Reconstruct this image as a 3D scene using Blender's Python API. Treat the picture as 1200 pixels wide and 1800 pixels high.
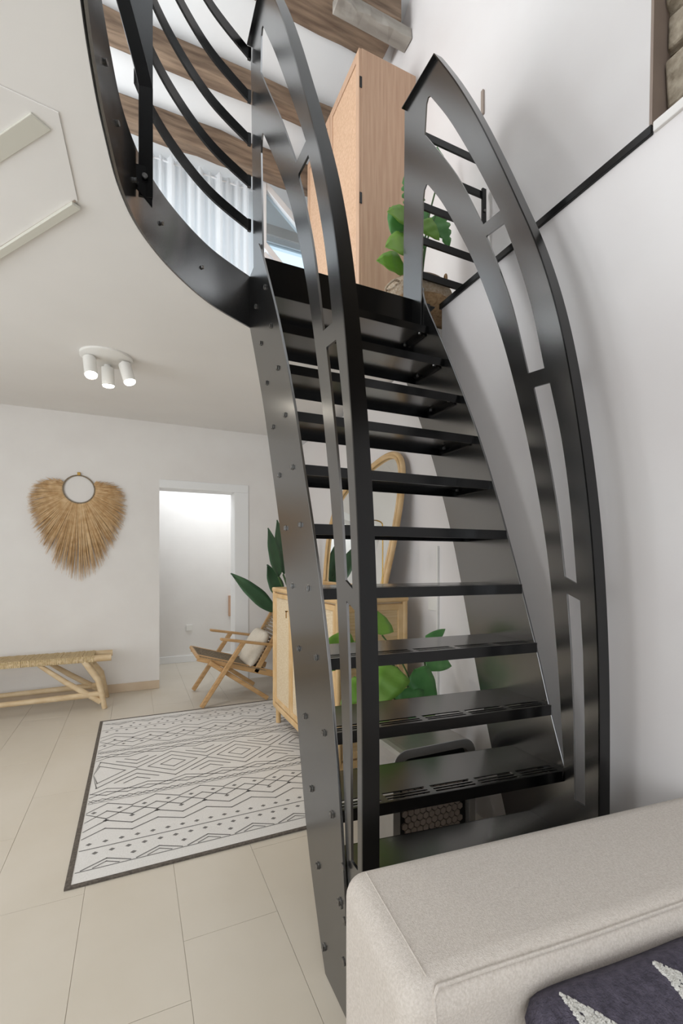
import bpy, math, random
from mathutils import Vector, Matrix
from mathutils.geometry import tessellate_polygon
random.seed(7)
for o in list(bpy.data.objects): bpy.data.objects.remove(o)
sc = bpy.context.scene
col = sc.collection

# ------------------------------------------------------------------ camera
# world: x = across the room (parallel to the back wall), y = depth, z = up; camera stands over the origin
TH = math.atan(0.4546)
CT, ST = math.cos(TH), math.sin(TH)
H = 1.3
FPX = 801.0
cd = bpy.data.cameras.new('camera'); cam = bpy.data.objects.new('camera', cd); col.objects.link(cam)
cam.location = (0, 0, H); cam.rotation_euler = (math.pi/2, 0, -TH)
cd.sensor_fit = 'HORIZONTAL'; cd.sensor_width = 24; cd.lens = FPX/1200*24
cd.shift_y = 90/1200; cd.clip_start = 0.05; cd.clip_end = 100
sc.camera = cam

# ------------------------------------------------------------------ world and light
w = bpy.data.worlds.new('world'); sc.world = w; w.use_nodes = True
bg = w.node_tree.nodes['Background']
bg.inputs['Color'].default_value = (0.86, 0.93, 1.0, 1); bg.inputs['Strength'].default_value = 1.5

def area(name, loc, target, sx, sy, power, color=(1, 1, 1)):
    ld = bpy.data.lights.new(name, 'AREA'); ld.shape = 'RECTANGLE'; ld.size = sx; ld.size_y = sy
    ld.energy = power; ld.color = color
    o = bpy.data.objects.new(name, ld); col.objects.link(o); o.location = loc
    o.rotation_euler = (Vector(target)-Vector(loc)).to_track_quat('-Z', 'Y').to_euler()
    return o
area('daylight_front_window', (-1.5, -2.45, 1.4), (-0.2, 3, 1.3), 2.2, 2.0, 46, (0.93, 0.97, 1.0))
area('daylight_side_window', (-2.75, 1.9, 1.35), (3, 2.6, 1.2), 3.0, 1.9, 44, (0.93, 0.97, 1.0))
area('daylight_skylight', (0.6, -0.3, 6.45), (0.6, 0.2, 0), 2.0, 2.0, 26, (0.95, 0.98, 1.0))
area('attic_roof_fill', (-2.8, 2.7, 3.9), (0.3, 3.3, 5.8), 2.2, 1.7, 165, (0.94, 0.975, 1.0))  # added unseen source, aimed upward to brighten the attic roof
area('daylight_attic_window', (-0.2, 4.55, 3.85), (-0.2, 2, 4.2), 4.0, 1.5, 7, (0.96, 0.985, 1.0))
area('corridor_light', (0.8, 5.85, 2.5), (0.8, 5.85, 0), 1.4, 0.7, 17, (0.86, 0.93, 1.0))
sc.view_settings.view_transform = 'Standard'; sc.view_settings.look = 'None'
sc.view_settings.gamma = 1.0; sc.view_settings.use_curve_mapping = False
sc.view_settings.exposure = -0.12

# ------------------------------------------------------------------ materials
def lin(h):
    h = h.lstrip('#'); o = []
    for i in (0, 2, 4):
        c = int(h[i:i+2], 16)/255
        o.append(c/12.92 if c <= 0.04045 else ((c+0.055)/1.055)**2.4)
    return tuple(o)+(1,)

def mat(name, c1, c2=None, rough=0.6, metal=0.0, scale=8.0, stretch=(1, 1, 1), bump=0.0, bscale=None,
        emit=0.0, spec=0.5, coat=0.0, detail=4.0, transl=0.0, aniso=0.0, wave=None, ior=1.5):
    m = bpy.data.materials.new(name); m.use_nodes = True
    nt = m.node_tree; b = nt.nodes['Principled BSDF']
    b.inputs['Base Color'].default_value = lin(c1)
    b.inputs['Roughness'].default_value = rough; b.inputs['Metallic'].default_value = metal
    b.inputs['Specular IOR Level'].default_value = spec; b.inputs['Coat Weight'].default_value = coat
    b.inputs['Coat Roughness'].default_value = 0.15
    b.inputs['IOR'].default_value = ior
    tc = nt.nodes.new('ShaderNodeTexCoord'); mp = nt.nodes.new('ShaderNodeMapping')
    mp.inputs['Scale'].default_value = stretch
    nt.links.new(tc.outputs['Object'], mp.inputs['Vector'])
    if c2:
        if wave:
            nz = nt.nodes.new('ShaderNodeTexWave'); nz.wave_type = 'BANDS'; nz.bands_direction = wave
            nz.inputs['Scale'].default_value = scale; nz.inputs['Distortion'].default_value = 2.0
            nz.inputs['Detail'].default_value = detail; out = nz.outputs['Fac']
        else:
            nz = nt.nodes.new('ShaderNodeTexNoise'); nz.inputs['Scale'].default_value = scale
            nz.inputs['Detail'].default_value = detail; out = nz.outputs['Fac']
        nt.links.new(mp.outputs['Vector'], nz.inputs['Vector'])
        rp = nt.nodes.new('ShaderNodeValToRGB')
        rp.color_ramp.elements[0].color = lin(c1); rp.color_ramp.elements[1].color = lin(c2)
        rp.color_ramp.elements[0].position = 0.3; rp.color_ramp.elements[1].position = 0.7
        nt.links.new(out, rp.inputs['Fac']); nt.links.new(rp.outputs['Color'], b.inputs['Base Color'])
    if bump:
        n2 = nt.nodes.new('ShaderNodeTexNoise'); n2.inputs['Scale'].default_value = bscale or scale*4
        n2.inputs['Detail'].default_value = 3
        nt.links.new(mp.outputs['Vector'], n2.inputs['Vector'])
        bp = nt.nodes.new('ShaderNodeBump'); bp.inputs['Strength'].default_value = bump
        bp.inputs['Distance'].default_value = 0.01
        nt.links.new(n2.outputs['Fac'], bp.inputs['Height']); nt.links.new(bp.outputs['Normal'], b.inputs['Normal'])
    if emit:
        b.inputs['Emission Color'].default_value = lin(c1); b.inputs['Emission Strength'].default_value = emit
    if transl:
        tr = nt.nodes.new('ShaderNodeBsdfTranslucent'); tr.inputs['Color'].default_value = lin(c1)
        mx = nt.nodes.new('ShaderNodeMixShader'); mx.inputs['Fac'].default_value = transl
        nt.links.new(b.outputs[0], mx.inputs[1]); nt.links.new(tr.outputs[0], mx.inputs[2])
        nt.links.new(mx.outputs[0], nt.nodes['Material Output'].inputs['Surface'])
    return m

M = {}
M['plaster'] = mat('white_plaster', '#e9e5e0', '#e4dfda', 0.75, scale=3, bump=0.05, bscale=30)
M['satin_wall'] = mat('satin_white_wall', '#e8e4e2', '#e3dddb', 0.33, scale=1.6, bump=0.015, bscale=4, spec=0.45)
M['ceil'] = mat('white_ceiling', '#edeae6', '#e9e6e2', 0.8, scale=2)
M['roof'] = mat('white_roof_boards', '#eef0f1', '#e9ecee', 0.8, scale=2)
M['tile'] = mat('cream_floor_tile', '#cfc6b8', '#c8beae', 0.36, scale=2.2, bump=0.02, bscale=40)
M['grout'] = mat('floor_grout', '#cdc3b4', None, 0.6)
M['skirt'] = mat('beige_baseboard', '#d3bfa6', '#ccb69b', 0.5, scale=6)
M['black'] = mat('black_steel_dim', '#050506', '#040404', 0.22, 0.0, scale=3, ior=1.42)  # same lacquer as the plates, reflection weakened to keep edges shade-dark
M['steel'] = mat('black_steel_bright', '#0a0a0a', '#080808', 0.22, 0.0, scale=3, ior=2.9)  # same lacquer as the edges, reflection strengthened so plates look lit
M['bolt'] = mat('zinc_bolt', '#8f8d8a', '#5c5a58', 0.3, 0.9, scale=160)
M['old_wood'] = mat('aged_beam_wood', '#5d4b3e', '#9b8570', 0.85, scale=7, stretch=(0.35, 3, 3), bump=0.8, bscale=14, detail=9)
M['grey_wood'] = mat('greyed_wood', '#8b857d', '#b3ada4', 0.85, scale=6, stretch=(0.4, 2, 2), bump=0.5, bscale=14, detail=6)
M['oak'] = mat('light_oak_veneer', '#c9a68a', '#b99479', 0.5, scale=14, stretch=(5, 5, 0.22), detail=6)
M['cane'] = mat('woven_cane', '#dab697', '#c79f7f', 0.7, scale=60, bump=0.6, bscale=160)
M['rattan'] = mat('rattan_pole', '#dcbc8e', '#cba570', 0.45, scale=9)
M['rattan_panel'] = mat('rattan_webbing', '#e4d3b7', '#d5bd97', 0.6, scale=30, stretch=(1, 1, 4), bump=0.4, bscale=120)
M['cane_panel'] = mat('cane_webbing_fine', '#dbbf95', '#c9a775', 0.6, scale=16, stretch=(0.3, 0.3, 9), bump=0.4, bscale=120)
M['teak'] = mat('pale_teak', '#c8a172', '#b28a59', 0.45, scale=10, stretch=(1, 4, 4))
M['pale_wood'] = mat('pale_driftwood', '#dcc6a3', '#c9ad85', 0.6, scale=9, stretch=(1, 2, 2), bump=0.3)
M['seagrass'] = mat('woven_seagrass', '#d9c49c', '#bfa478', 0.8, scale=45, bump=0.8, bscale=120)
M['seagrass_grey'] = mat('woven_grey_cord', '#9b8c76', '#7d6d58', 0.8, scale=60, bump=0.8, bscale=150)
M['straw'] = mat('dry_straw', '#cba779', '#ad8556', 0.8, scale=22)
M['straw2'] = mat('pale_straw', '#dcbd92', '#c19a6a', 0.8, scale=22)
M['linen'] = mat('cream_linen', '#e2d8c8', '#d8ccba', 0.9, scale=60, bump=0.3, bscale=300)
M['sofa'] = mat('taupe_sofa_fabric', '#d6cdc4', '#c5bbb1', 0.95, scale=220, bump=0.35, bscale=420, detail=2)
M['violet'] = mat('charcoal_violet_wool', '#5b5563', '#3f3a46', 0.95, scale=70, bump=0.9, bscale=220)
M['tuft'] = mat('white_tufted_yarn', '#efece6', '#d5d1ca', 0.95, scale=90, bump=0.9, bscale=200)
M['rug'] = mat('off_white_rug', '#e3e0dc', '#d8d4cf', 0.95, scale=150, bump=0.3, bscale=400)
M['rugline'] = mat('grey_rug_yarn', '#7d7a77', '#6a6764', 0.95, scale=150)
M['rugedge'] = mat('brown_grey_binding', '#6b6259', '#4d463f', 0.95, scale=90)
M['leaf_dark'] = mat('dark_green_leaf', '#3a5a3e', '#4a6b4b', 0.4, scale=6, transl=0.12)
M['leaf'] = mat('fresh_green_leaf', '#7db045', '#9cc75c', 0.4, scale=7, transl=0.3)
M['leaf_mid'] = mat('mid_green_leaf', '#4c8a48', '#6aa35c', 0.38, scale=7, transl=0.2)
M['stem'] = mat('green_stem', '#4a6a35', '#39552a', 0.5)
M['pot'] = mat('grey_ceramic_pot', '#8c8780', '#7a756e', 0.6)
M['soil'] = mat('potting_soil', '#3a2d22', '#2a2019', 0.95, scale=40, bump=0.8)
M['wicker'] = mat('whitewashed_wicker', '#cbbba6', '#a98f72', 0.85, scale=60, bump=0.8, bscale=160)
M['wicker_brown'] = mat('brown_wicker', '#b1926c', '#8a6a48', 0.85, scale=60, bump=0.8, bscale=160)
M['dark_wall'] = mat('dark_for_reflections', '#5b5651', '#55504b', 0.7, scale=3)  # dark tone chosen so forward-facing steel reflects black
M['mirror'] = mat('mirror_glass', '#f4f6f5', None, 0.02, 1.0)
M['brass'] = mat('brass', '#b5924f', None, 0.25, 1.0)
M['lampshade'] = mat('dark_green_enamel', '#2c3a30', None, 0.3)
M['silver'] = mat('silver_plastic', '#a9a5a0', '#9a9691', 0.3, 0.6)
M['darkplastic'] = mat('black_plastic', '#141414', None, 0.35)
M['hexgrey'] = mat('warm_grey_mesh', '#a39488', None, 0.5)
M['whitemetal'] = mat('white_enamel', '#e8e5df', None, 0.4)
M['bulb'] = mat('lit_lens', '#fff6e6', None, 0.4, emit=14)
M['frame_white'] = mat('white_window_frame', '#eef0f2', None, 0.45)
M['curtain'] = mat('sheer_curtain', '#f4f5f6', '#eef0f1', 0.9, scale=9, transl=0.65)
M['stone'] = mat('rubble_stone', '#7d715f', '#b9ad9a', 0.95, scale=22, bump=1.0, bscale=45, detail=8)
M['mortar'] = mat('dark_mortar', '#5a4b3a', '#75654f', 0.95, scale=14, bump=0.8)
M['reveal'] = mat('taupe_reveal_plaster', '#a08f82', '#95847a', 0.8, scale=5)
M['doorcolor'] = mat('white_door_casing', '#eeedeb', None, 0.5)
M['creamstrip'] = mat('cream_profile', '#cfccc0', None, 0.6)
gm = bpy.data.materials.new('pale_glass'); gm.use_nodes = True
_b = gm.node_tree.nodes['Principled BSDF']; _b.inputs['Base Color'].default_value = lin('#dfe9ee')
_b.inputs['Roughness'].default_value = 0.05; _b.inputs['Transmission Weight'].default_value = 1.0; _b.inputs['IOR'].default_value = 1.05
M['glass'] = gm

# ------------------------------------------------------------------ builders
ORG = {}
def tag(o, label=None, cat=None, group=None, kind=None):
    if label: o['label'] = label
    if cat: o['category'] = cat
    if group: o['group'] = group
    if kind: o['kind'] = kind
    return o
def empty(name, loc, label, cat, group=None):
    o = bpy.data.objects.new(name, None); col.objects.link(o); o.location = loc
    o.empty_display_size = 0.1; ORG[o.name] = Vector(loc)
    return tag(o, label, cat, group)

class MB:
    def __init__(s): s.v = []; s.f = []
    def add(s, vs, fs):
        n = len(s.v); s.v += [Vector(a) for a in vs]; s.f += [tuple(i+n for i in f) for f in fs]; return s
    def hexa(s, a):                      # 8 corners: bottom 0-3, top 4-7
        return s.add(a, [(3, 2, 1, 0), (4, 5, 6, 7), (0, 1, 5, 4), (1, 2, 6, 5), (2, 3, 7, 6), (3, 0, 4, 7)])
    def box(s, x0, x1, y0, y1, z0, z1):
        return s.hexa([(x0, y0, z0), (x1, y0, z0), (x1, y1, z0), (x0, y1, z0), (x0, y0, z1), (x1, y0, z1), (x1, y1, z1), (x0, y1, z1)])
    def bar(s, a, b, wdt, hgt, up=(0, 0, 1)):   # rectangular bar from a to b
        a, b = Vector(a), Vector(b); d = (b-a).normalized(); up = Vector(up)
        r = d.cross(up)
        if r.length < 1e-5: r = d.cross(Vector((1, 0, 0)))
        r.normalize(); u = r.cross(d).normalized(); r = r*wdt/2; u = u*hgt/2
        return s.hexa([a-r-u, a+r-u, b+r-u, b-r-u, a-r+u, a+r+u, b+r+u, b-r+u])
    def tube(s, pts, rad, n=10, cap=True):
        pts = [Vector(p) for p in pts]; rs = rad if isinstance(rad, (list, tuple)) else [rad]*len(pts)
        n0 = len(s.v); t0 = (pts[1]-pts[0]).normalized()
        ref = Vector((0, 0, 1)) if abs(t0.z) < 0.9 else Vector((1, 0, 0))
        u = (ref-t0*ref.dot(t0)).normalized()
        for i, p in enumerate(pts):
            t = (pts[min(i+1, len(pts)-1)]-pts[max(i-1, 0)]).normalized()
            u = (u-t*u.dot(t)).normalized(); vv = t.cross(u)
            for k in range(n):
                a = 2*math.pi*k/n; s.v.append(p+(u*math.cos(a)+vv*math.sin(a))*rs[i])
        for i in range(len(pts)-1):
            for k in range(n):
                a = n0+i*n+k; b = n0+i*n+(k+1) % n; s.f.append((a, b, b+n, a+n))
        if cap:
            s.f.append(tuple(n0+k for k in reversed(range(n)))); e = n0+(len(pts)-1)*n; s.f.append(tuple(e+k for k in range(n)))
        return s
    def lathe(s, c, prof, n=32, axis=None):     # prof: (r, z) pairs about the vertical through c
        n0 = len(s.v); c = Vector(c)
        for r, z in prof:
            for k in range(n):
                a = 2*math.pi*k/n; s.v.append(c+Vector((r*math.cos(a), r*math.sin(a), z)))
        for i in range(len(prof)-1):
            for k in range(n):
                a = n0+i*n+k; b = n0+i*n+(k+1) % n; s.f.append((a, b, b+n, a+n))
        s.f.append(tuple(n0+k for k in reversed(range(n)))); e = n0+(len(prof)-1)*n; s.f.append(tuple(e+k for k in range(n)))
        return s
    def plate(s, loops, place, t0, t1):         # flat plate with holes; place(a, b, t) -> point
        lp = [[Vector((a, b, 0)) for a, b in l] for l in loops]
        tris = tessellate_polygon(lp); flat = [p for l in lp for p in l]
        n0 = len(s.v); N = len(flat)
        for t in (t0, t1): s.v += [Vector(place(p.x, p.y, t)) for p in flat]
        for a, b, c in tris: s.f += [(n0+a, n0+b, n0+c), (n0+N+c, n0+N+b, n0+N+a)]
        k = n0
        for l in lp:
            m = len(l)
            for i in range(m): s.f.append((k+i, k+(i+1) % m, k+N+(i+1) % m, k+N+i))
            k += m
        return s
    def build(s, name, m, parent=None, smooth=False, bevel=0.0, seg=2, origin=None, ang=40, sub=0):
        if parent is not None: o0 = ORG[parent.name]
        elif origin is not None: o0 = Vector(origin)
        else:
            xs = [v.x for v in s.v]; ys = [v.y for v in s.v]; o0 = Vector(((min(xs)+max(xs))/2, (min(ys)+max(ys))/2, min(v.z for v in s.v)))
        me = bpy.data.meshes.new(name); me.from_pydata([tuple(v-o0) for v in s.v], [], s.f); me.update()
        import bmesh
        bm = bmesh.new(); bm.from_mesh(me); bmesh.ops.recalc_face_normals(bm, faces=bm.faces); bm.to_mesh(me); bm.free()
        me.materials.append(M[m])
        o = bpy.data.objects.new(name, me); col.objects.link(o); ORG[o.name] = o0
        if parent is not None: o.parent = parent
        else: o.location = o0
        if bevel:
            b = o.modifiers.new('bevel', 'BEVEL'); b.width = bevel; b.segments = seg; b.limit_method = 'ANGLE'; b.angle_limit = math.radians(35)
        if sub:
            q = o.modifiers.new('sub', 'SUBSURF'); q.levels = sub; q.render_levels = sub
        if smooth or sub:
            for p in me.polygons: p.use_smooth = True
            if not sub: me.set_sharp_from_angle(angle=math.radians(ang))
        return o

def struct(o, label): tag(o, label, None, None, 'structure'); return o
def sstep(x, a, b):
    t = max(0, min(1, (x-a)/(b-a))); return t*t*(3-2*t)
def spline(pts, n=6):                           # Catmull-Rom
    P = [Vector(p) for p in pts]; out = []
    for i in range(len(P)-1):
        a, b, c, d = P[max(i-1, 0)], P[i], P[i+1], P[min(i+2, len(P)-1)]
        for k in range(n):
            t = k/n; out.append(0.5*((2*b)+(c-a)*t+(2*a-5*b+4*c-d)*t*t+(3*b-a-3*c+d)*t**3))
    out.append(P[-1]); return out

# ================================================================== THE SETTING
QB = 5.11           # back wall
PR = 1.62           # lower right wall
PU = 2.0            # upper right wall
ZF = 2.80           # upper floor
def zc(q): return 2.543 if q <= 2.0 else 2.543+(2.765-2.543)*((q-2.0)/(QB-2.0))**1.5

# floor with individual tiles
fl = MB().box(-2.9, 2.6, -2.7, 7.4, -0.1, -0.004).build('floor', 'grout'); struct(fl, 'cream tiled floor')
TW, TL = 0.333, 0.95
tile_mesh = None
for i in range(14):
    p0 = -2.843+i*TW
    off = [0.0, 0.4, 0.72][i % 3]
    j = 0; q = -1.2+off-TL
    while q < 7.3:
        q1 = q+TL
        if q1 > -0.6 and p0 < 1.62:
            t = MB().box(p0+0.0007, min(p0+TW, 1.8)-0.0007, q+0.0007, min(q1, 7.35)-0.0007, -0.006, 0.0)
            t.build('floor_tile', 'tile', fl, bevel=0.0004, seg=1)
        q = q1

# back wall with doorway
D0, D1, DZ = 0.238, 1.12, 2.09
wb = MB(); wb.box(-2.9, D0, QB, QB+0.22, 0, 2.80); wb.box(D1, 2.6, QB, QB+0.22, 0, 2.80); wb.box(D0, D1, QB, QB+0.22, DZ, 2.80)
struct(wb.build('wall_back', 'plaster'), 'white plastered back wall with the doorway')
db = MB(); db.box(D1-0.105, D1+0.05, QB-0.012, QB+0.225, 0, DZ-0.002); db.box(D0+0.001, D1+0.05, QB-0.012, QB+0.225, DZ-0.002, DZ+0.085)
struct(db.build('door_1', 'doorcolor', bevel=0.004), 'white door casing around the open doorway')
b1 = MB().box(-2.9, D0, QB-0.014, QB, 0.0, 0.085).build('baseboard_back', 'skirt', bevel=0.003); struct(b1, 'beige baseboard along the back wall')
# corridor beyond the doorway
cw = MB(); cw.box(-0.9, 2.4, 6.3, 6.5, 0, 2.8); struct(cw.build('wall_corridor', 'plaster'), 'white corridor wall seen through the doorway')
cw = MB(); cw.box(1.6, 1.75, QB+0.22, 6.3, 0, 2.8); struct(cw.build('wall_corridor_right', 'plaster'), 'white corridor side wall')
cw = MB(); cw.box(-0.9, -0.75, QB+0.22, 6.3, 0, 2.8); struct(cw.build('wall_corridor_left', 'plaster'), 'white corridor end wall')
cc = MB().box(-0.9, 2.4, QB+0.22, 6.5, 2.6, 2.8).build('ceiling_corridor', 'ceil'); struct(cc, 'white corridor ceiling')
cb = MB().box(-0.75, 1.6, 6.285, 6.3, 0, 0.09).build('baseboard_corridor', 'doorcolor', bevel=0.003); struct(cb, 'white baseboard in the corridor')

# right walls
wr = MB().box(PR, 2.6, -2.7, 2.16, 0, ZF-0.02); wr.box(PR, 2.6, 2.16, QB, 0, 2.55)
struct(wr.build('wall_right', 'satin_wall'), 'satin white wall beside the staircase')
tr = MB().box(PR-0.012, PR+0.05, 0.98, 2.17, ZF-0.03, ZF+0.002).build('trim_1', 'black', bevel=0.002); struct(tr, 'black steel edge strip along the upper floor')
tr = MB().box(PR-0.012, PR+0.1, -2.6, 0.975, ZF-0.03, ZF+0.004).build('trim_2', 'plaster', bevel=0.003); struct(tr, 'pale sill strip below the stone niche')
wu = MB().hexa([(PU, 1.235, ZF-0.02), (2.6, 1.235, ZF-0.02), (2.6, QB, ZF-0.02), (PU, QB, ZF-0.02), (PU, 1.155, 7.2), (2.6, 1.155, 7.2), (2.6, QB, 7.2), (PU, QB, 7.2)])
struct(wu.build('wall_upper_right', 'satin_wall'), 'white upper wall behind the wardrobe')
rv = MB().hexa([(PU+0.0, 1.222, ZF), (2.119, 1.222, ZF), (2.119, 1.234, ZF), (PU+0.0, 1.234, ZF), (PU, 1.15, 7.0), (2.119, 1.15, 7.0), (2.119, 1.16, 7.0), (PU, 1.16, 7.0)])
struct(rv.build('trim_3', 'reveal'), 'taupe plastered reveal of the stone niche')
ns = MB().box(2.12, 2.6, -2.6, 1.22, ZF, 7.2).build('wall_stone', 'mortar'); struct(ns, 'rubble stone wall in the upper niche')
random.seed(3)
zz = ZF+0.05
while zz < 5.6:
    hh = random.uniform(0.16, 0.3); q = 1.225
    while q > -0.4:
        ww = random.uniform(0.2, 0.42); s = MB()
        j = lambda: random.uniform(-0.018, 0.018)
        a, b = q-ww+0.02, q-0.004
        s.hexa([(2.13, a+j(), zz+j()), (2.13, b, zz+j()), (2.13, b, zz+hh-0.025+j()), (2.13, a+j(), zz+hh-0.025+j()),
                (2.075+j(), a+0.02+j(), zz+0.02+j()), (2.075+j(), b-0.02, zz+0.02+j()), (2.075+j(), b-0.02+j()*0.3, zz+hh-0.045+j()), (2.075+j(), a+0.02+j(), zz+hh-0.045+j())])
        s.build('stone', 'stone', ns, bevel=0.006, seg=1)
        q -= ww
    zz += hh

# walls out of the picture (they close the room and hold the windows)
wf = MB(); wf.box(-2.9, 2.6, -2.7, -2.55, 0, 0.3); wf.box(-2.9, 2.6, -2.7, -2.55, 2.45, 6.7); wf.box(-2.9, -2.2, -2.7, -2.55, 0.3, 2.45); wf.box(1.4, 2.6, -2.7, -2.55, 0.3, 2.45)
struct(wf.build('wall_front', 'dark_wall'), 'wall behind the viewer, darkened for reflections, with a wide window opening')  # unseen wall, kept dark for its effect on the steel reflections
wl = MB(); wl.box(-3.05, -2.9, -2.7, QB+0.22, 0, 0.35); wl.box(-3.05, -2.9, -2.7, QB+0.22, 2.35, 3.1); wl.box(-3.05, -2.9, -2.7, QB+0.22, 4.9, 6.7); wl.box(-3.05, -2.9, -2.7, 1.5, 3.1, 4.9); wl.box(-3.05, -2.9, 3.9, QB+0.22, 3.1, 4.9); wl.box(-3.05, -2.9, -2.7, 0.0, 0.35, 2.35); wl.box(-3.05, -2.9, 3.2, QB+0.22, 0.35, 2.35)
struct(wl.build('wall_left', 'plaster'), 'white left wall with a window opening')

# the opening in the upper floor: curve in plan
CUR = spline([(0.555, 2.376, 0), (0.33, 2.235, 0), (0.145, 2.045, 0), (0.027, 1.86, 0), (-0.036, 1.68, 0), (-0.068, 1.49, 0), (-0.087, 1.32, 0), (-0.098, 1.12, 0), (-0.1, 0.8, 0), (-0.1, -0.6, 0)], 8)
sl = MB()
def slabrow(rows):
    n0 = len(sl.v)
    for (pl, pr, q) in rows: sl.v += [Vector((pl, q, zc(q))), Vector((pr, q, zc(q))), Vector((pr, q, ZF-0.012)), Vector((pl, q, ZF-0.012))]
    for i in range(len(rows)-1):
        a = n0+4*i; b = a+4
        sl.f.extend([(a, a+1, b+1, b), (a+3, b+3, b+2, a+2), (a+1, a+2, b+2, b+1), (a, b, b+3, a+3)])
    sl.f.append((n0, n0+3, n0+2, n0+1)); e = n0+4*(len(rows)-1); sl.f.append((e, e+1, e+2, e+3))
slabrow([(-2.9, PR-0.01, -2.55), (-2.9, PR-0.01, -0.6)])
slabrow([(-2.9, c.x-0.012, c.y) for c in reversed(CUR)])
slabrow([(-2.9, PU+0.02, q) for q in [2.376+(QB-2.376)*k/30 for k in range(31)]])
ce = sl.build('ceiling', 'ceil', smooth=True, ang=30); struct(ce, 'white ceiling with the curved stair opening')

# upper roof
def zr(q): return 5.12+0.63*(4.15-q) if q > 1.6 else 5.12+0.63*2.55
ro = MB()
for (qa, qb) in ((1.6, 4.75),):
    ro.hexa([(-2.9, qa, zr(qa)), (2.6, qa, zr(qa)), (2.6, qb, zr(qb)), (-2.9, qb, zr(qb)), (-2.9, qa, zr(qa)+0.12), (2.6, qa, zr(qa)+0.12), (2.6, qb, zr(qb)+0.12), (-2.9, qb, zr(qb)+0.12)])
Zt = zr(1.0)
ro.box(-2.9, -0.5, -2.7, 1.6, Zt, Zt+0.12); ro.box(1.7, 2.6, -2.7, 1.6, Zt, Zt+0.12); ro.box(-0.5, 1.7, -2.7, -1.4, Zt, Zt+0.12); ro.box(-0.5, 1.7, 0.8, 1.6, Zt, Zt+0.12)
struct(ro.build('ceiling_upper', 'roof'), 'white sloping attic ceiling')
we = MB(); we.box(-2.9, 2.6, 4.62, 4.72, ZF, 3.05); we.box(-2.9, -2.3, 4.62, 4.72, 3.05, 4.78); we.box(1.85, 2.6, 4.62, 4.72, 3.05, 4.78); we.box(-2.9, 2.6, 4.62, 4.72, 4.72, 4.83)
struct(we.build('wall_attic', 'plaster'), 'low attic wall with a wide window behind the curtain')
wd = MB()
for x in (-2.28, -1.25, -0.22, 0.81, 1.82): wd.box(x-0.03, x+0.03, 4.64, 4.70, 3.05, 4.72)
wd.box(-2.3, 1.85, 4.64, 4.70, 3.05, 3.11); wd.box(-2.3, 1.85, 4.64, 4.70, 4.66, 4.72)
wo = wd.build('window_1', 'frame_white'); struct(wo, 'white attic window frame behind the curtain')
for x in (-2.25, -1.22, -0.19, 0.84): MB().box(x, x+0.95, 4.665, 4.671, 3.11, 4.66).build('pane', 'glass', wo)

# roof beams
def beam(q, z0, z1, dep, p0, p1, label, mt='old_wood', seed=1):
    random.seed(seed); m = MB(); n = 26; n0 = 0
    for i in range(n+1):
        p = p0+(p1-p0)*i/n; j = lambda s=0.008: random.uniform(-s, s)
        m.v += [Vector((p, q-dep/2+j(), z0+j())), Vector((p, q+dep/2+j(), z0+j())), Vector((p, q+dep/2+j(), z1+j())), Vector((p, q-dep/2+j(), z1+j()))]
    for i in range(n):
        for k in range(4):
            a = i*4+k; b = i*4+(k+1) % 4; m.f.append((a, b, b+4, a+4))
    m.f.append((3, 2, 1, 0)); e = n*4; m.f.append((e, e+1, e+2, e+3))
    o = m.build('roof_beam', mt, bevel=0.008, smooth=True); return tag(o, label, 'beam', 'old timber beams under the attic roof')
beam(4.12, 4.87, 5.08, 0.12, -2.85, 1.99, 'weathered brown roof beam just above the sheer curtain', seed=4)
beam(3.74, 5.14, 5.31, 0.12, -2.85, 1.99, 'weathered roof beam in the middle, higher than the one over the curtain', seed=5)
beam(3.22, 5.53, 5.72, 0.34, -2.85, 1.9, 'broad dark roof beam nearest the viewer with a grey block below', seed=6)
random.seed(9)
m = MB(); n = 12
for i in range(n+1):
    p = 1.36+(1.995-1.36)*i/n; e = random.uniform(-0.012, 0.012)
    m.v += [Vector((p, 3.05+e, 5.44+random.uniform(-0.006, 0.006))), Vector((p, 3.16, 5.44)), Vector((p, 3.16, 5.53)), Vector((p, 3.05, 5.53))]
for i in range(n):
    for k in range(4):
        a = i*4+k; b = i*4+(k+1) % 4; m.f.append((a, b, b+4, a+4))
m.f.append((3, 2, 1, 0)); e = n*4; m.f.append((e, e+1, e+2, e+3))
tag(m.build('support_block', 'grey_wood', bevel=0.006), 'grey weathered timber block under the end of the broad beam', 'block')

# ================================================================== STAIRCASE
PL = 0.555
stair = empty('staircase', (1.0, 1.4, 0), 'steep open black steel staircase with arched plate railings', 'staircase')
def treadz(i): return 0.0802+0.2266*i
def qL(i): return 1.2388+0.0125*i+0.0055*i*i
def qR(i): return 1.1002+0.0358*i+0.0045*i*i
# stringers
LF = [(2.19, 2.86), (2.141, 2.80), (1.858, 2.332), (1.669, 1.955), (1.541, 1.64), (1.435, 1.38), (1.348, 1.125), (1.288, 0.905), (1.233, 0.625), (1.193, 0.364), (1.165, 0.15), (1.15, 0.0)]
LR = [(1.335, 0.0), (1.40, 0.12), (1.505, 0.36), (1.595, 0.68), (1.685, 1.04), (1.802, 1.38), (1.945, 1.71), (2.115, 2.08), (2.376, 2.545), (2.376, 2.80), (2.22, 2.80)]
RF = [(2.10, 2.82), (2.075, 2.72), (1.884, 2.36), (1.661, 1.90), (1.483, 1.44), (1.331, 0.99), (1.25, 0.72), (1.15, 0.424), (1.08, 0.2), (1.03, 0.0)]
RR = [(1.40, 0.0), (1.52, 0.33), (1.642, 0.72), (1.825, 1.37), (2.0, 1.83), (2.16, 2.15), (2.34, 2.50), (2.34, 2.80)]
def smooth2(l, n=4): return [(v.x, v.y) for v in spline([(a, b, 0) for a, b in l], n)]
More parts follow.
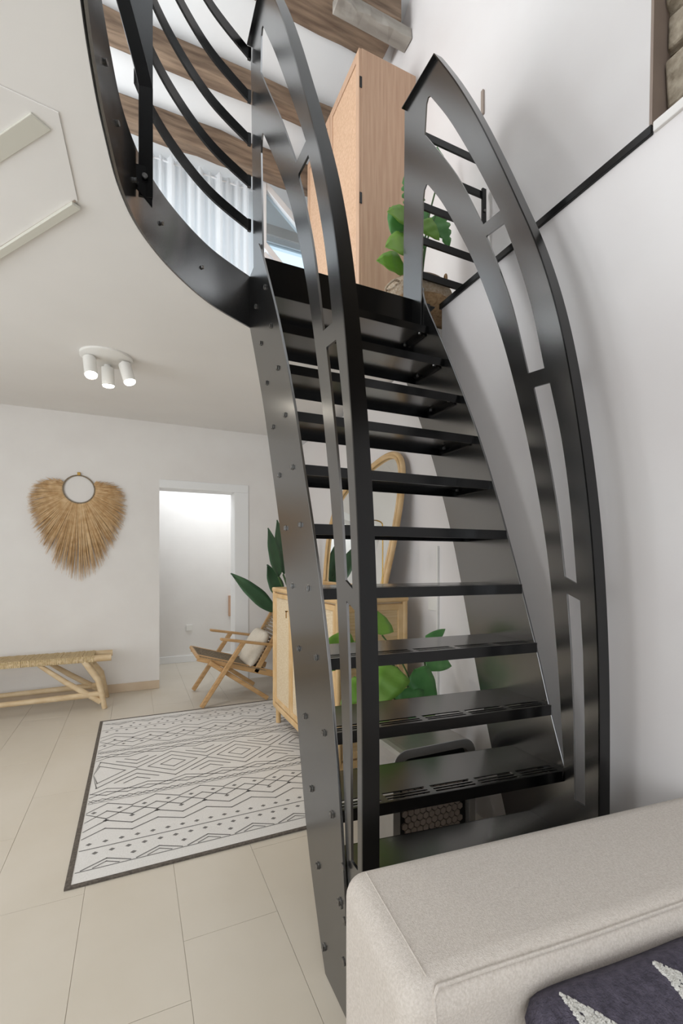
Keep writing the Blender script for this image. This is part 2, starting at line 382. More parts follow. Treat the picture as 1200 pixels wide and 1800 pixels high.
lpoly = smooth2(LF[1:])+smooth2(LR[:9])+[(2.376, 2.80), (2.22, 2.80), (2.19, 2.86)]
MB().plate([lpoly], lambda a, b, t: (PL+t, a, b), -0.005, 0.005).build('stringer', 'steel', stair, bevel=0.001, seg=1)
rpoly = smooth2(RF)+smooth2(RR[:7])+RR[7:]
rs_ = MB().plate([rpoly], lambda a, b, t: (1.45+t, a, b), -0.005, 0.005).build('stringer', 'steel', stair, bevel=0.001, seg=1)
# treads
def tread(i):
    z = treadz(i); l, r = qL(i), qR(i); D = {0: 0.14, 1: 0.215}.get(i, 0.262)
    pa, pb = PL+0.006, 1.444
    def fq(p): return l+(r-l)*(p-pa)/(pb-pa)
    m = MB()
    def blk(p0, p1, v0, v1, z0, z1):
        m.hexa([(p0, fq(p0)+v0, z0), (p1, fq(p1)+v0, z0), (p1, fq(p1)+v1, z0), (p0, fq(p0)+v1, z0), (p0, fq(p0)+v0, z1), (p1, fq(p1)+v0, z1), (p1, fq(p1)+v1, z1), (p0, fq(p0)+v1, z1)])
    T = 0.004; LIP = 0.038
    blk(pa, pb, T, 0.014, z-T, z)
    for k in (1, 2): blk(pa, pb, 0.014+k*0.0155-0.006, 0.014+k*0.0155, z-T, z)
    blk(pa, pb, 0.014+0.0465, D-T, z-T, z)
    # bridges between the slot groups
    G = 5; wdt = (pb-pa)/G
    for g in range(G+1):
        c = pa+g*wdt; a = max(pa, c-0.011); b = min(pb, c+0.011)
        for k in range(3): blk(a, b, 0.014+k*0.0155-(0.0 if k == 0 else 0), 0.014+(k+1)*0.0155-(0.006 if k < 2 else 0), z-T, z)
    t = m.build('tread', 'steel', stair)
    m = MB(); blk(pa, pb, 0, T, z-LIP, z); m.build('nosing', 'black', t)
    m = MB(); blk(pa, pb, D-T, D, z-LIP, z); m.build('rear_lip', 'black', t)
    for side in (0, 1):                       # angle brackets under each end
        p = pa+0.002 if side == 0 else pb-0.002; s = 1 if side == 0 else -1
        br = MB(); q0 = fq(p)+0.03; q1 = q0+{0: 0.09, 1: 0.165}.get(i, 0.2)
        x0, x1 = sorted((p, p+s*0.035)); br.box(x0, x1, q0, q1, z-0.0095, z-0.0045)
        x0, x1 = sorted((p, p+s*0.005)); br.box(x0, x1, q0, q1, z-0.037, z-0.0045)
        b = br.build('bracket', 'black', t)
        for qq in (q0+0.025, q1-0.025):
            MB().tube([(p+s*0.02, qq, z-0.01), (p+s*0.02, qq, z-0.018)], 0.008, 6).build('bolt', 'bolt', b)
    return t
for i in range(12): tread(i)
for i in range(0, 12):                        # bolt heads on the outer face of the left stringer
    for k, q0 in enumerate((1.1667, 1.3415)):
        if i == 0 and k == 0: continue
        q = q0+0.05*i+0.0029*i*i; z = treadz(i)
        if i == 11: q -= 0.01
        bb = MB().box(PL-0.013, PL-0.005, q-0.0075, q+0.0075, z-0.0075, z+0.0075)
        bb.tube([(PL-0.0055, q, z), (PL-0.0065, q, z)], 0.012, 12)
        bb.build('bolt', 'bolt', stair, bevel=0.002, seg=1)
for (q, z) in ((1.20, 0.42), (1.215, 0.30), (1.19, 0.27), (1.195, 0.15)):
    MB().tube([(PL-0.005, q, z), (PL-0.008, q, z)], 0.011, 12).build('washer', 'bolt', stair)
# landing beam at the head of the stair
lb = MB().box(PL+0.006, 1.444, 2.19, 2.2, 2.60, 2.80); lb.box(PL+0.006, 1.60, 2.2, 2.40, 2.792, 2.80); lb.box(1.44, 1.56, 2.19, 2.30, 2.44, 2.80)
lb.build('landing_beam', 'black', stair, bevel=0.001, seg=1)
# arched railing plates: outline in (depth, height)
OUT = [(1.955, 3.94), (1.79, 3.645), (1.633, 3.33), (1.495, 3.02), (1.388, 2.765), (1.305, 2.56), (1.242, 2.375), (1.193, 2.20), (1.153, 2.02), (1.117, 1.82), (1.084, 1.60), (1.059, 1.37), (1.041, 1.09), (1.033, 0.80), (1.034, 0.36)]
INN = [(1.175, 0.36), (1.18, 0.506), (1.192, 0.669), (1.212, 0.939), (1.25, 1.278), (1.292, 1.521), (1.349, 1.77), (1.42, 2.03), (1.5, 2.28), (1.586, 2.50), (1.68, 2.715), (1.79, 2.93), (1.916, 3.155), (2.03, 3.325)]
H1 = [(2.05, 3.78), (2.066, 3.628)] + smooth2([(2.066, 3.628), (1.893, 3.36), (1.761, 3.135), (1.612, 2.83)], 4)[1:] + smooth2([(1.505, 2.82), (1.623, 3.07), (1.745, 3.315), (1.87, 3.55), (2.015, 3.79)], 4) + [(2.035, 3.80)]
H2 = smooth2([(1.59, 2.765), (1.51, 2.57), (1.435, 2.365), (1.352, 2.06)], 4) + smooth2([(1.272, 2.05), (1.335, 2.32), (1.42, 2.585), (1.482, 2.75)], 4)
H3 = smooth2([(1.325, 1.995), (1.262, 1.737), (1.213, 1.491), (1.181, 1.25)], 4) + smooth2([(1.131, 1.227), (1.157, 1.51), (1.195, 1.76), (1.247, 1.985)], 4)
H4 = [(1.172, 1.19), (1.155, 0.98), (1.145, 0.75), (1.14, 0.45), (1.098, 0.45), (1.1, 0.75), (1.106, 0.98), (1.118, 1.168)]
def railing(px, left):
    def sh(a, b):
        if left: return (a+0.03+0.085*sstep(b, 2.4, 3.9)*sstep(a, 1.4, 2.0)+0.02*sstep(b, 2.2, 3.4), b+0.10*sstep(b, 3.0, 3.94))
        return (a, b)
    out = smooth2(OUT); inn = smooth2(INN)
    outer = [(2.285, 2.58), (2.265, 3.94)]+out+inn+[(2.05, 3.345), (2.07, 3.33), (2.082, 3.28), (2.105, 2.58)]
    loops = [[sh(*p) for p in l] for l in (outer, H1, H2, H3, H4)]
    pl = MB().plate(loops, lambda a, b, t: (px+t, a, b), -0.004, 0.004).build('railing_plate', 'steel' if left else 'steel', stair, bevel=0.0008, seg=1)
    # handrail flange along the outer edge
    path = [sh(*p) for p in [(2.265, 3.94)]+out]
    m = MB(); n = len(path); HW = 0.025; TK = 0.006
    nr = []
    for i in range(n):
        a = Vector(path[max(i-1, 0)]); b = Vector(path[min(i+1, n-1)]); d = (b-a).normalized(); nr.append(Vector((d.y, -d.x)))
    for i in range(n):
        c = Vector(path[i]); o = nr[i]
        if o.x > 0 and i > 1: o = -o
        if i <= 1: o = Vector((0, 1)) if i == 0 else Vector((-0.5, 0.85))
        e = c+o*TK
        m.v += [Vector((px-HW, c.x, c.y)), Vector((px+HW, c.x, c.y)), Vector((px+HW, e.x, e.y)), Vector((px-HW, e.x, e.y))]
    for i in range(n-1):
        for k in range(4):
            a = i*4+k; b = i*4+(k+1) % 4; m.f.append((a, b, b+4, a+4))
    m.f.append((3, 2, 1, 0)); e = (n-1)*4; m.f.append((e, e+1, e+2, e+3))
    m.build('handrail', 'black', stair, smooth=True, ang=30)
railing(PL+0.011, True)
railing(1.438, False)

# curved fascia and guard rail around the upper opening
gr = empty('gallery_guard', (0.0, 1.9, 2.543), 'curved black steel guard rail around the stair opening', 'railing')
def ribbon(pts, z0, z1, th, off=0.0):
    m = MB(); n = len(pts)
    for i, c in enumerate(pts):
        a = pts[max(i-1, 0)]; b = pts[min(i+1, n-1)]; d = (b-a); d.z = 0; d.normalize(); nn = Vector((-d.y, d.x, 0))
        for o, z in ((off-th/2, z0), (off+th/2, z0), (off+th/2, z1), (off-th/2, z1)):
            m.v.append(Vector((c.x+nn.x*o, c.y+nn.y*o, z)))
    for i in range(n-1):
        for k in range(4):
            a = i*4+k; b = i*4+(k+1) % 4; m.f.append((a, b, b+4, a+4))
    m.f.append((3, 2, 1, 0)); e = (n-1)*4; m.f.append((e, e+1, e+2, e+3)); return m
ribbon(CUR, 2.535, 2.80, 0.008).build('fascia', 'steel', gr, smooth=True, ang=40)
for z in (3.07, 3.30, 3.52, 3.745, 3.97):
    b = ribbon(CUR[:27], z-0.027, z+0.027, 0.010, -0.004).build('rail_bar', 'black', gr, smooth=True, ang=40)
    MB().box(0.54, 0.557, 2.366, 2.382, z-0.03, z+0.03).build('clip', 'black', b)
for c in (CUR[10], CUR[19], CUR[27], CUR[36], CUR[44]):
    MB().tube([(c.x+0.004, c.y-0.002, 2.67), (c.x+0.012, c.y-0.006, 2.67)], 0.008, 8).build('bolt', 'bolt', gr)
# outward curving post
pq = 1.80
fpath = [(0.038, 2.63), (0.038, 3.03), (0.022, 3.10), (-0.022, 3.26), (-0.062, 3.40), (-0.13, 3.60), (-0.21, 3.78), (-0.31, 3.97)]
web = [(0.062, 2.70), (0.062, 4.0)]+[(-0.31+0.02, 4.0)]+[(a+0.022, b) for a, b in reversed(fpath[1:])]+[(0.055, 2.70)]
po = MB().plate([web], lambda a, b, t: (a, pq+0.012+t, b), -0.003, 0.003).build('post', 'black', gr)
fm = MB()
for a, b in fpath: fm.v += [Vector((a-0.024, pq+0.004, b)), Vector((a+0.024, pq-0.004, b)), Vector((a+0.024, pq+0.004, b)), Vector((a-0.024, pq+0.012, b))]
for i in range(len(fpath)-1):
    for k in range(4):
        x = i*4+k; y = i*4+(k+1) % 4; fm.f.append((x, y, y+4, x+4))
fm.f.append((3, 2, 1, 0)); e = (len(fpath)-1)*4; fm.f.append((e, e+1, e+2, e+3))
fm.build('post_flange', 'black', po, bevel=0.001, seg=1)
bk = MB().hexa([(0.0, 1.80, 2.66), (0.06, 1.80, 2.60), (0.06, 1.806, 2.60), (0.0, 1.806, 2.66), (0.0, 1.80, 2.74), (0.06, 1.80, 2.74), (0.06, 1.806, 2.74), (0.0, 1.806, 2.74)])
bb = bk.build('bracket', 'black', po)
MB().tube([(0.035, 1.797, 2.70), (0.035, 1.79, 2.70)], 0.01, 8).build('bolt', 'bolt', bb)

# bar guard beside the landing
g2 = empty('landing_guard', (1.7, 2.2, ZF), 'short black bar guard in front of the basket plant', 'railing')
gq = 2.2
for z in (2.96, 3.16, 3.36, 3.57, 3.77): MB().bar((1.442, gq, z), (1.97, gq, z), 0.012, 0.042).build('rail_bar', 'black', g2, bevel=0.001, seg=1)
gp = MB().bar((1.955, gq-0.012, ZF), (1.955, gq-0.012, 3.6), 0.03, 0.014, (0, 1, 0)).build('post', 'black', g2, bevel=0.001, seg=1)
for z in (3.3, 3.46): MB().tube([(1.955, gq-0.019, z), (1.955, gq-0.026, z)], 0.009, 8).build('bolt', 'bolt', gp)

# ================================================================== UPSTAIRS THINGS
# wardrobe
wx0, wx1, wy0, wy1, wz1 = 1.48, 1.97, 2.95, 4.05, 5.04
wa = empty('wardrobe', ((wx0+wx1)/2, (wy0+wy1)/2, ZF), 'tall light oak wardrobe with cane door fronts on the upper floor', 'wardrobe')
MB().box(wx0+0.021, wx1, wy0, wy1, ZF, wz1).build('body', 'oak', wa, bevel=0.003)
for k in range(2):
    a = wy0+0.002+k*0.54; b = a+0.535
    fr = MB().plate([[(a, ZF+0.06), (b, ZF+0.06), (b, wz1-0.004), (a, wz1-0.004)], [(a+0.05, ZF+0.12), (b-0.05, ZF+0.12), (b-0.05, wz1-0.07), (a+0.05, wz1-0.07)]], lambda u, v, t: (t, u, v), wx0, wx0+0.0205)
    d = fr.build('door', 'oak', wa, bevel=0.002)
    MB().box(wx0+0.006, wx0+0.014, a+0.045, b-0.045, ZF+0.11, wz1-0.075).build('cane_panel', 'cane', d)
    if k == 0:
        for z in (ZF+0.25, ZF+1.15, wz1-0.25): MB().box(wx0+0.006, wx0+0.024, wy0-0.002, wy0+0.022, z-0.04, z+0.04).build('hinge', 'black', d)

# leaves
def leafmesh(base, d, up, L, W, curl=0.25, fold=0.15, notch=0, heart=False):
    base = Vector(base); d = Vector(d).normalized(); up = Vector(up); s = d.cross(up).normalized(); up = s.cross(d).normalized()
    m = MB(); n = 14; rows = []
    for i in range(n+1):
        t = i/n
        wdt = W*0.5*(math.sin(math.pi*min(1, t**0.75))**0.8 if not heart else (min(1, (t*7)**0.6))*(1-t**2.2)**0.9)
        if i in (0, n): wdt = W*0.01
        c = base+d*(L*t)-up*(curl*L*t*t)
        row = []
        for k, u in enumerate((-1, -0.5, 0, 0.5, 1)):
            ww = wdt
            if notch and abs(u) == 1 and i % 3 == 1 and 2 < i < n-1: ww *= 0.68
            row.append(len(m.v)); m.v.append(c+s*(ww*u)+up*(fold*W*abs(u)*0.5-0.06*W*abs(u)**2+0.015*W*math.sin(i*1.3+u)))
        rows.append(row)
    for i in range(n):
        for k in range(4): m.f.append((rows[i][k], rows[i][k+1], rows[i+1][k+1], rows[i+1][k]))
    return m
def leaf(par, mt, base, tip_dir, up, L, W, **kw):
    o = leafmesh(base, tip_dir, up, L, W, **kw).build('leaf', mt, par, smooth=True, ang=80)
    md = o.modifiers.new('thick', 'SOLIDIFY'); md.thickness = 0.0015
    return o

# basket plant on the landing
bx, by = 1.64, 2.46
bp = empty('basket_plant', (bx, by, ZF), 'green monstera plant in a woven basket beside the wardrobe', 'plant')
prof = [(0.17, 0.0), (0.205, 0.03), (0.23, 0.1), (0.225, 0.17), (0.19, 0.235), (0.18, 0.24), (0.165, 0.22), (0.16, 0.2)]
bm_ = MB(); N = 48
pf = spline([(r, z, 0) for r, z in prof], 8)
bm_.lathe((bx, by, ZF+0.003), [(v.x+0.006*(k % 2), v.y) for k, v in enumerate(pf)], N)
bk_ = bm_.build('basket', 'wicker', bp, smooth=True, ang=80)
MB().lathe((bx, by, ZF+0.003), [(0.184, -0.001), (0.218, 0.03), (0.241, 0.075), (0.243, 0.09), (0.24, 0.096)], N).build('basket_band', 'wicker_brown', bk_, smooth=True)
MB().tube(spline([(bx+0.16, by-0.10, ZF+0.21), (bx+0.15, by-0.12, ZF+0.30), (bx+0.185, by-0.06, ZF+0.355), (bx+0.21, by+0.0, ZF+0.31), (bx+0.19, by+0.02, ZF+0.21)], 6), 0.007, 8).build('handle', 'wicker_brown', bk_, smooth=True)
MB().tube(spline([(bx-0.18, by-0.10, ZF+0.20), (bx-0.23, by-0.11, ZF+0.19), (bx-0.25, by-0.05, ZF+0.17), (bx-0.19, by+0.02, ZF+0.2)], 6), 0.007, 8).build('handle', 'wicker', bk_, smooth=True)
MB().lathe((bx, by, ZF+0.18), [(0.165, 0), (0.1, 0.015), (0.01, 0.02)], 24).build('soil', 'soil', bp)
lv = [((-0.10, -0.02, 0.70), (-0.35, -0.1, -0.6), 0.20, 0.19), ((-0.05, -0.03, 0.66), (-0.75, -0.2, -0.1), 0.2, 0.19), ((-0.06, -0.06, 0.48), (-0.75, -0.2, -0.3), 0.24, 0.22),
      ((-0.02, -0.05, 0.58), (-0.3, -0.2, -0.7), 0.2, 0.18), ((0.16, 0.0, 0.96), (0.06, 0.0, 0.9), 0.30, 0.2), ((0.17, 0.02, 0.80), (0.3, -0.1, -0.6), 0.22, 0.17), ((0.0, 0.0, 0.78), (-0.25, 0.0, 0.6), 0.2, 0.17),
      ((0.02, -0.03, 0.68), (0.35, -0.2, -0.4), 0.17, 0.15), ((-0.08, 0.02, 0.40), (-0.75, -0.1, -0.1), 0.2, 0.19), ((0.05, 0.05, 0.7), (0.2, -0.1, 0.6), 0.17, 0.14)]
for k, (b, d, L, W) in enumerate(lv):
    B = Vector((bx+b[0], by+b[1], ZF+b[2]))
    MB().tube(spline([(bx+b[0]*0.2, by+b[1]*0.2, ZF+0.18), (bx+b[0]*0.5, by+b[1]*0.6, ZF+0.18+(b[2]-0.18)*0.6), tuple(B)], 4), 0.006, 6).build('stem', 'stem', bp, smooth=True)
    leaf(bp, ('leaf', 'leaf_mid')[k % 3 == 0 or k in (4, 5)], B, d, (-0.2, -0.95, 0.2), L, W, curl=0.1, notch=(k in (4, 6, 5)), heart=True)

# sheer curtain, folds
cm = MB(); n = 260; z0c, z1c = ZF+0.02, 4.9
for i in range(n+1):
    p = -2.2+3.3*i/n; y = 4.32+0.04*math.sin(i*0.95)+0.025*math.sin(i*0.37+1)
    for k in range(5):
        t = k/4; cm.v.append(Vector((p, 4.32+(y-4.32)*(0.6+0.4*(1-t)), z0c+(z1c-z0c)*t+(0.006*math.sin(i*1.7) if k == 4 else 0))))
for i in range(n):
    for k in range(4): a = i*5+k; cm.f.append((a, a+5, a+6, a+1))
cu = empty('curtain', (-0.5, 4.32, ZF), 'white sheer gathered curtain below the attic beam', 'curtain')
cm.build('cloth', 'curtain', cu, smooth=True, ang=80)
MB().tube([(-2.25, 4.32, 4.86), (1.15, 4.32, 4.86)], 0.008, 8).build('curtain_wire', 'frame_white', cu)

# tilted roof window sash to the right of the curtain
sx = empty('roof_window', (1.5, 4.25, 3.6), 'white tilted roof window sash right of the curtain', 'window')
A, B_, C_, D_ = Vector((1.10, 4.22, 4.87)), Vector((1.86, 4.30, 4.33)), Vector((1.86, 4.30, 3.68)), Vector((1.10, 4.22, 4.30))
for a, b in ((A, B_), (B_, C_), (C_, D_), (D_, A)): MB().bar(a, b, 0.06, 0.075, (0, 1, 0)).build('sash_bar', 'frame_white', sx, bevel=0.004)
MB().bar(D_+Vector((0, -0.03, -0.1)), C_+Vector((0, -0.03, -0.1)), 0.05, 0.03, (0, 1, 0)).build('sash_bar', 'frame_white', sx, bevel=0.004)
MB().hexa([A, B_, C_, D_]+[v+Vector((0, 0.006, 0)) for v in (A, B_, C_, D_)]).build('pane', 'glass', sx)
tag(MB().box(1.985, 1.9995, 2.23, 2.25, 4.12, 4.27).build('wall_conduit', 'hexgrey', bevel=0.002), 'short grey conduit on the upper wall behind the right handrail', 'conduit')

# ================================================================== GROUND FLOOR THINGS
# ceiling hatch with two pale profiles
def cz(x, y, z): # pixel on a ceiling plane -> point (used for measured corners)
    d = FPX*(H-z)/(y-990.0); X = (x-600)/FPX*d; return (X*CT+d*ST, -X*ST+d*CT)
ZC = 2.543
hp = [cz(103, 196, ZC), cz(137, 352, ZC), cz(0, 440, ZC), cz(-120, 515, ZC), cz(-60, 120, ZC)]
hat = empty('ceiling_hatch', (hp[2][0], hp[1][1], ZC-0.03), 'white ceiling hatch panel with pale edge profiles', 'hatch')
MB().plate([hp], lambda a, b, t: (a, b, t), ZC-0.004, ZC-0.0005).build('panel', 'ceil', hat, bevel=0.0015)
def strip(p0, p1, wd, z0, z1, mt, nm):
    a, b = Vector((*p0, (z0+z1)/2)), Vector((*p1, (z0+z1)/2)); MB().bar(a, b, wd, z1-z0).build(nm, mt, hat, bevel=0.002)
strip(cz(134, 356, ZC), cz(-60, 479, ZC), 0.03, ZC-0.016, ZC-0.004, 'creamstrip', 'profile')
strip(cz(132, 350, ZC), cz(-60, 472, ZC), 0.008, ZC-0.006, ZC-0.004, 'hexgrey', 'groove')
strip(cz(72, 209, ZC), cz(-60, 297, ZC), 0.055, ZC-0.010, ZC-0.004, 'creamstrip', 'profile')

# ceiling spotlight
lp_, lq_ = -0.156, 3.2; lz = zc(lq_)
sp = empty('ceiling_spotlight', (lp_, lq_, lz-0.13), 'white round ceiling lamp with three lit spots', 'lamp')
MB().lathe((lp_, lq_, lz-0.022), [(0.145, 0), (0.15, 0.004), (0.15, 0.02)], 40).build('base_plate', 'whitemetal', sp, smooth=True)
for k, (dx, dy) in enumerate(((-0.095, -0.01), (0.0, 0.095), (0.10, 0.0))):
    x, y = lp_+dx, lq_+dy; tx, ty = (0.012, 0.004, 0.03)[k], (-0.03, 0.012, -0.018)[k]
    z1 = lz-0.022; sp1 = MB().tube([(x, y, z1), (x, y, z1-0.02)], 0.02, 16).build('swivel', 'whitemetal', sp)
    c = MB().tube([(x, y, z1-0.015), (x+tx, y+ty, z1-0.125)], 0.037, 28).build('spot_head', 'whitemetal', sp, smooth=True, ang=40)
    MB().tube([(x+tx*0.97, y+ty*0.97, z1-0.121), (x+tx*1.1, y+ty*1.1, z1-0.133), (x+tx*1.16, y+ty*1.16, z1-0.138)], [0.0345, 0.032, 0.02], 28).build('lens', 'bulb', c)
    sd = bpy.data.lights.new('spot_light', 'SPOT'); sd.energy = 14; sd.spot_size = 1.9; sd.spot_blend = 0.6; sd.shadow_soft_size = 0.03; sd.color = (1, 0.96, 0.9)
    so = bpy.data.objects.new('spot_light', sd); col.objects.link(so); so.location = (x+tx*1.1, y+ty*1.1, z1-0.15)
    so.rotation_euler = Vector((tx, ty, -0.1)).to_track_quat('-Z', 'Y').to_euler()

# straw wall hanging
hx, hz, hy = -0.49, 2.02, QB-0.012
hg = empty('straw_wall_hanging', (hx, hy, 1.16), 'heart shaped straw fringe wall hanging on a ring', 'wall hanging')
ring = [(hx+0.135*math.cos(a), hy, hz+0.135*math.sin(a)) for a in [2*math.pi*k/48 for k in range(49)]]
MB().tube(ring, 0.0065, 8, cap=False).build('ring', 'seagrass_grey', hg, smooth=True)
MB().box(hx-0.014, hx+0.014, hy-0.012, hy+0.006, hz+0.135, hz+0.165).build('hook', 'brass', hg, bevel=0.003)
tab = [(155, .15), (162, .25), (172, .345), (185, .40), (200, .44), (215, .475), (230, .54), (245, .64), (258, .79), (270, .87)]
def RL(a):
    a = a if a <= 270 else 540-a
    for (x0, r0), (x1, r1) in zip(tab, tab[1:]):
        if x0 <= a <= x1: return r0+(r1-r0)*(a-x0)/(x1-x0)
    return 0.15
random.seed(11)
for part, mt in (('straw_fringe', 'straw'), ('straw_fringe', 'straw2')):
    m = MB()
    for k in range(620):
        a = 155+230*random.random(); L = RL(a)*random.uniform(0.86, 1.03); ar = math.radians(a+random.uniform(-2.5, 2.5)*0.4)
        d = Vector((math.cos(ar), 0, math.sin(ar))); r0 = 0.137
        sd_ = Vector((-d.z, 0, d.x)); y0 = hy-random.uniform(0.0, 0.03); bend = random.uniform(-0.03, 0.03)
        P0 = Vector((hx, hy, hz))+d*r0; P2 = Vector((hx, y0, hz))+d*max(L, r0+0.05)+sd_*bend+Vector((0, 0, -0.015*random.random())); P1 = (P0+P2)/2+Vector((0, -random.uniform(0, 0.012), 0))
        for wA, wB, A1, B1 in ((0.0028, 0.0036, P0, P1), (0.0036, 0.0007, P1, P2)):
            m.add([A1-sd_*wA, A1+sd_*wA, B1+sd_*wB, B1-sd_*wB, A1+Vector((0, 0.002, 0)), B1+Vector((0, 0.002, 0))], [(0, 1, 2, 3), (1, 4, 5, 2), (4, 0, 3, 5)])
    o = m.build(part, mt, hg); tag(o, kind='stuff')

# bench
bn = empty('woven_bench', (-0.95, 4.78, 0), 'pale wooden bench with woven seagrass seat under the wall hanging', 'bench')
b0, b1_, bq0, bq1, bz = -1.75, -0.33, 4.63, 4.93, 0.47
sm = MB(); nn = 110
for i in range(nn):
    a = b0+(b1_-b0)*i/nn; w_ = (b1_-b0)/nn*0.92; s_ = random.uniform(-0.003, 0.003)
    sm.box(a, a+w_, bq0+s_, bq1+s_, bz-0.055, bz+s_*0.7)
tag(sm.build('woven_seat', 'seagrass', bn, bevel=0.002, seg=1), kind='stuff')
for y in (bq0+0.03, bq1-0.03): MB().tube([(b0-0.14, y, bz-0.03), (b1_+0.14, y, bz-0.03)], [0.028, 0.03], 12).build('seat_rail', 'pale_wood', bn, smooth=True)
for xx, s in ((b1_-0.02, 1), (b0+0.02, -1)):
    for y, t in ((bq0+0.03, -1), (bq1-0.03, 1)):
        MB().tube([(xx-s*0.06, y, bz-0.04), (xx+s*0.06, y+t*0.05, 0.25), (xx+s*0.11, y+t*0.07, 0.0)], [0.028, 0.027, 0.022], 12).build('leg', 'pale_wood', bn, smooth=True)
        MB().tube([(xx-s*0.40, y, bz-0.05), (xx-s*0.2, y+t*0.03, 0.26), (xx+s*0.08, y+t*0.06, 0.06)], [0.018, 0.024, 0.026], 10).build('brace', 'pale_wood', bn, smooth=True)
for y, t in ((bq0+0.03, -1), (bq1-0.03, 1)):
    MB().tube([(b0-0.05, y+t*0.05, 0.10), (b0+0.7, y+t*0.045, 0.12), (b1_+0.06, y+t*0.05, 0.13)], [0.024, 0.022, 0.028], 10).build('stretcher', 'pale_wood', bn, smooth=True)

# lounge chair facing left
ch = empty('lounge_chair', (0.9, 4.55, 0), 'low teak lounge chair with woven cord seat by the doorway', 'chair')
cq0, cq1 = 4.22, 4.84
for y in (cq0, cq1):
    MB().bar((0.545, y, 0.012), (0.925, y, 0.575), 0.032, 0.042).build('leg', 'teak', ch, bevel=0.006)
    MB().bar((0.62, y+(0.034 if y == cq0 else -0.034), 0.40), (1.16, y+(0.034 if y == cq0 else -0.034), 0.012), 0.03, 0.04).build('leg', 'teak', ch, bevel=0.006)
    MB().bar((0.71, y, 0.612), (1.32, y, 0.50), 0.055, 0.024).build('armrest', 'teak', ch, bevel=0.008)
for y in (cq0+0.07, cq1-0.07):
    MB().bar((0.52, y, 0.445), (1.28, y, 0.215), 0.028, 0.06).build('seat_rail', 'teak', ch, bevel=0.006)
    MB().bar((1.05, y, 0.26), (1.40, y, 0.86), 0.028, 0.05).build('back_post', 'teak', ch, bevel=0.006)
MB().tube([(0.52, cq0+0.05, 0.455), (0.52, cq1-0.05, 0.455)], 0.018, 12).build('front_rail', 'teak', ch, smooth=True)
MB().bar((1.40, cq0+0.05, 0.85), (1.40, cq1-0.05, 0.85), 0.03, 0.05).build('top_rail', 'teak', ch, bevel=0.006)
st = MB()
for i in range(24):
    t = i/24; x = 0.53+0.62*t; z = 0.462-0.19*t
    st.hexa([(x, cq0+0.05, z-0.004), (x+0.022, cq0+0.05, z-0.011), (x+0.022, cq1-0.05, z-0.011), (x, cq1-0.05, z-0.004), (x, cq0+0.05, z+0.003), (x+0.022, cq0+0.05, z-0.004), (x+0.022, cq1-0.05, z-0.004), (x, cq1-0.05, z+0.003)])
for j in range(20):
    y = cq0+0.085+j*0.023; st.bar((0.52, y, 0.468+0.003*(j % 2)), (1.15, y, 0.275+0.003*(j % 2)), 0.014, 0.006)
tag(st.build('woven_seat', 'seagrass_grey', ch), kind='stuff')
bs = MB()
for i in range(18):
    t = i/18; bs.bar((1.07+0.33*t, cq0+0.06, 0.31+0.54*t), (1.07+0.33*t, cq1-0.06, 0.31+0.54*t), 0.006, 0.024, (0.5, 0, 0.86))
tag(bs.build('woven_back', 'seagrass_grey', ch), kind='stuff')
# pillow
def pillow(name, center, ux, uy, un, sx_, sy_, th, mt, label, cat, n=14, fall=2.6):
    c = Vector(center); ux, uy, un = [Vector(v).normalized() for v in (ux, uy, un)]; m = MB(); idx = {}
    for side in (1, -1):
        for i in range(n+1):
            for j in range(n+1):
                u, v = -1+2*i/n, -1+2*j/n; e = (1-abs(u)**fall)*(1-abs(v)**fall)
                if side == -1 and (i in (0, n) or j in (0, n)): idx[(side, i, j)] = idx[(1, i, j)]; continue
                k = 1-0.07*(1-abs(u))*0-0.05*(1-u*u)*abs(v)**3-0.05*(1-v*v)*abs(u)**3
                idx[(side, i, j)] = len(m.v)
                rc_ = 1-0.13*(abs(u)*abs(v))**5
                m.v.append(c+ux*(rc_*u*sx_/2*(1-0.06*(1-v*v)*abs(u)**4))+uy*(rc_*v*sy_/2*(1-0.06*(1-u*u)*abs(v)**4))+un*(side*th/2*e**0.55))
    for side in (1, -1):
        for i in range(n):
            for j in range(n): m.f.append((idx[(side, i, j)], idx[(side, i+1, j)], idx[(side, i+1, j+1)], idx[(side, i, j+1)]))
    o = m.build(name, mt, smooth=True, ang=80, sub=0); return tag(o, label, cat)
pillow('pillow', (1.08, 4.48, 0.47), (0, 1, 0), (0.5, 0, 0.86), (-0.86, 0, 0.5), 0.46, 0.40, 0.15, 'linen', 'cream linen pillow resting on the lounge chair', 'pillow')

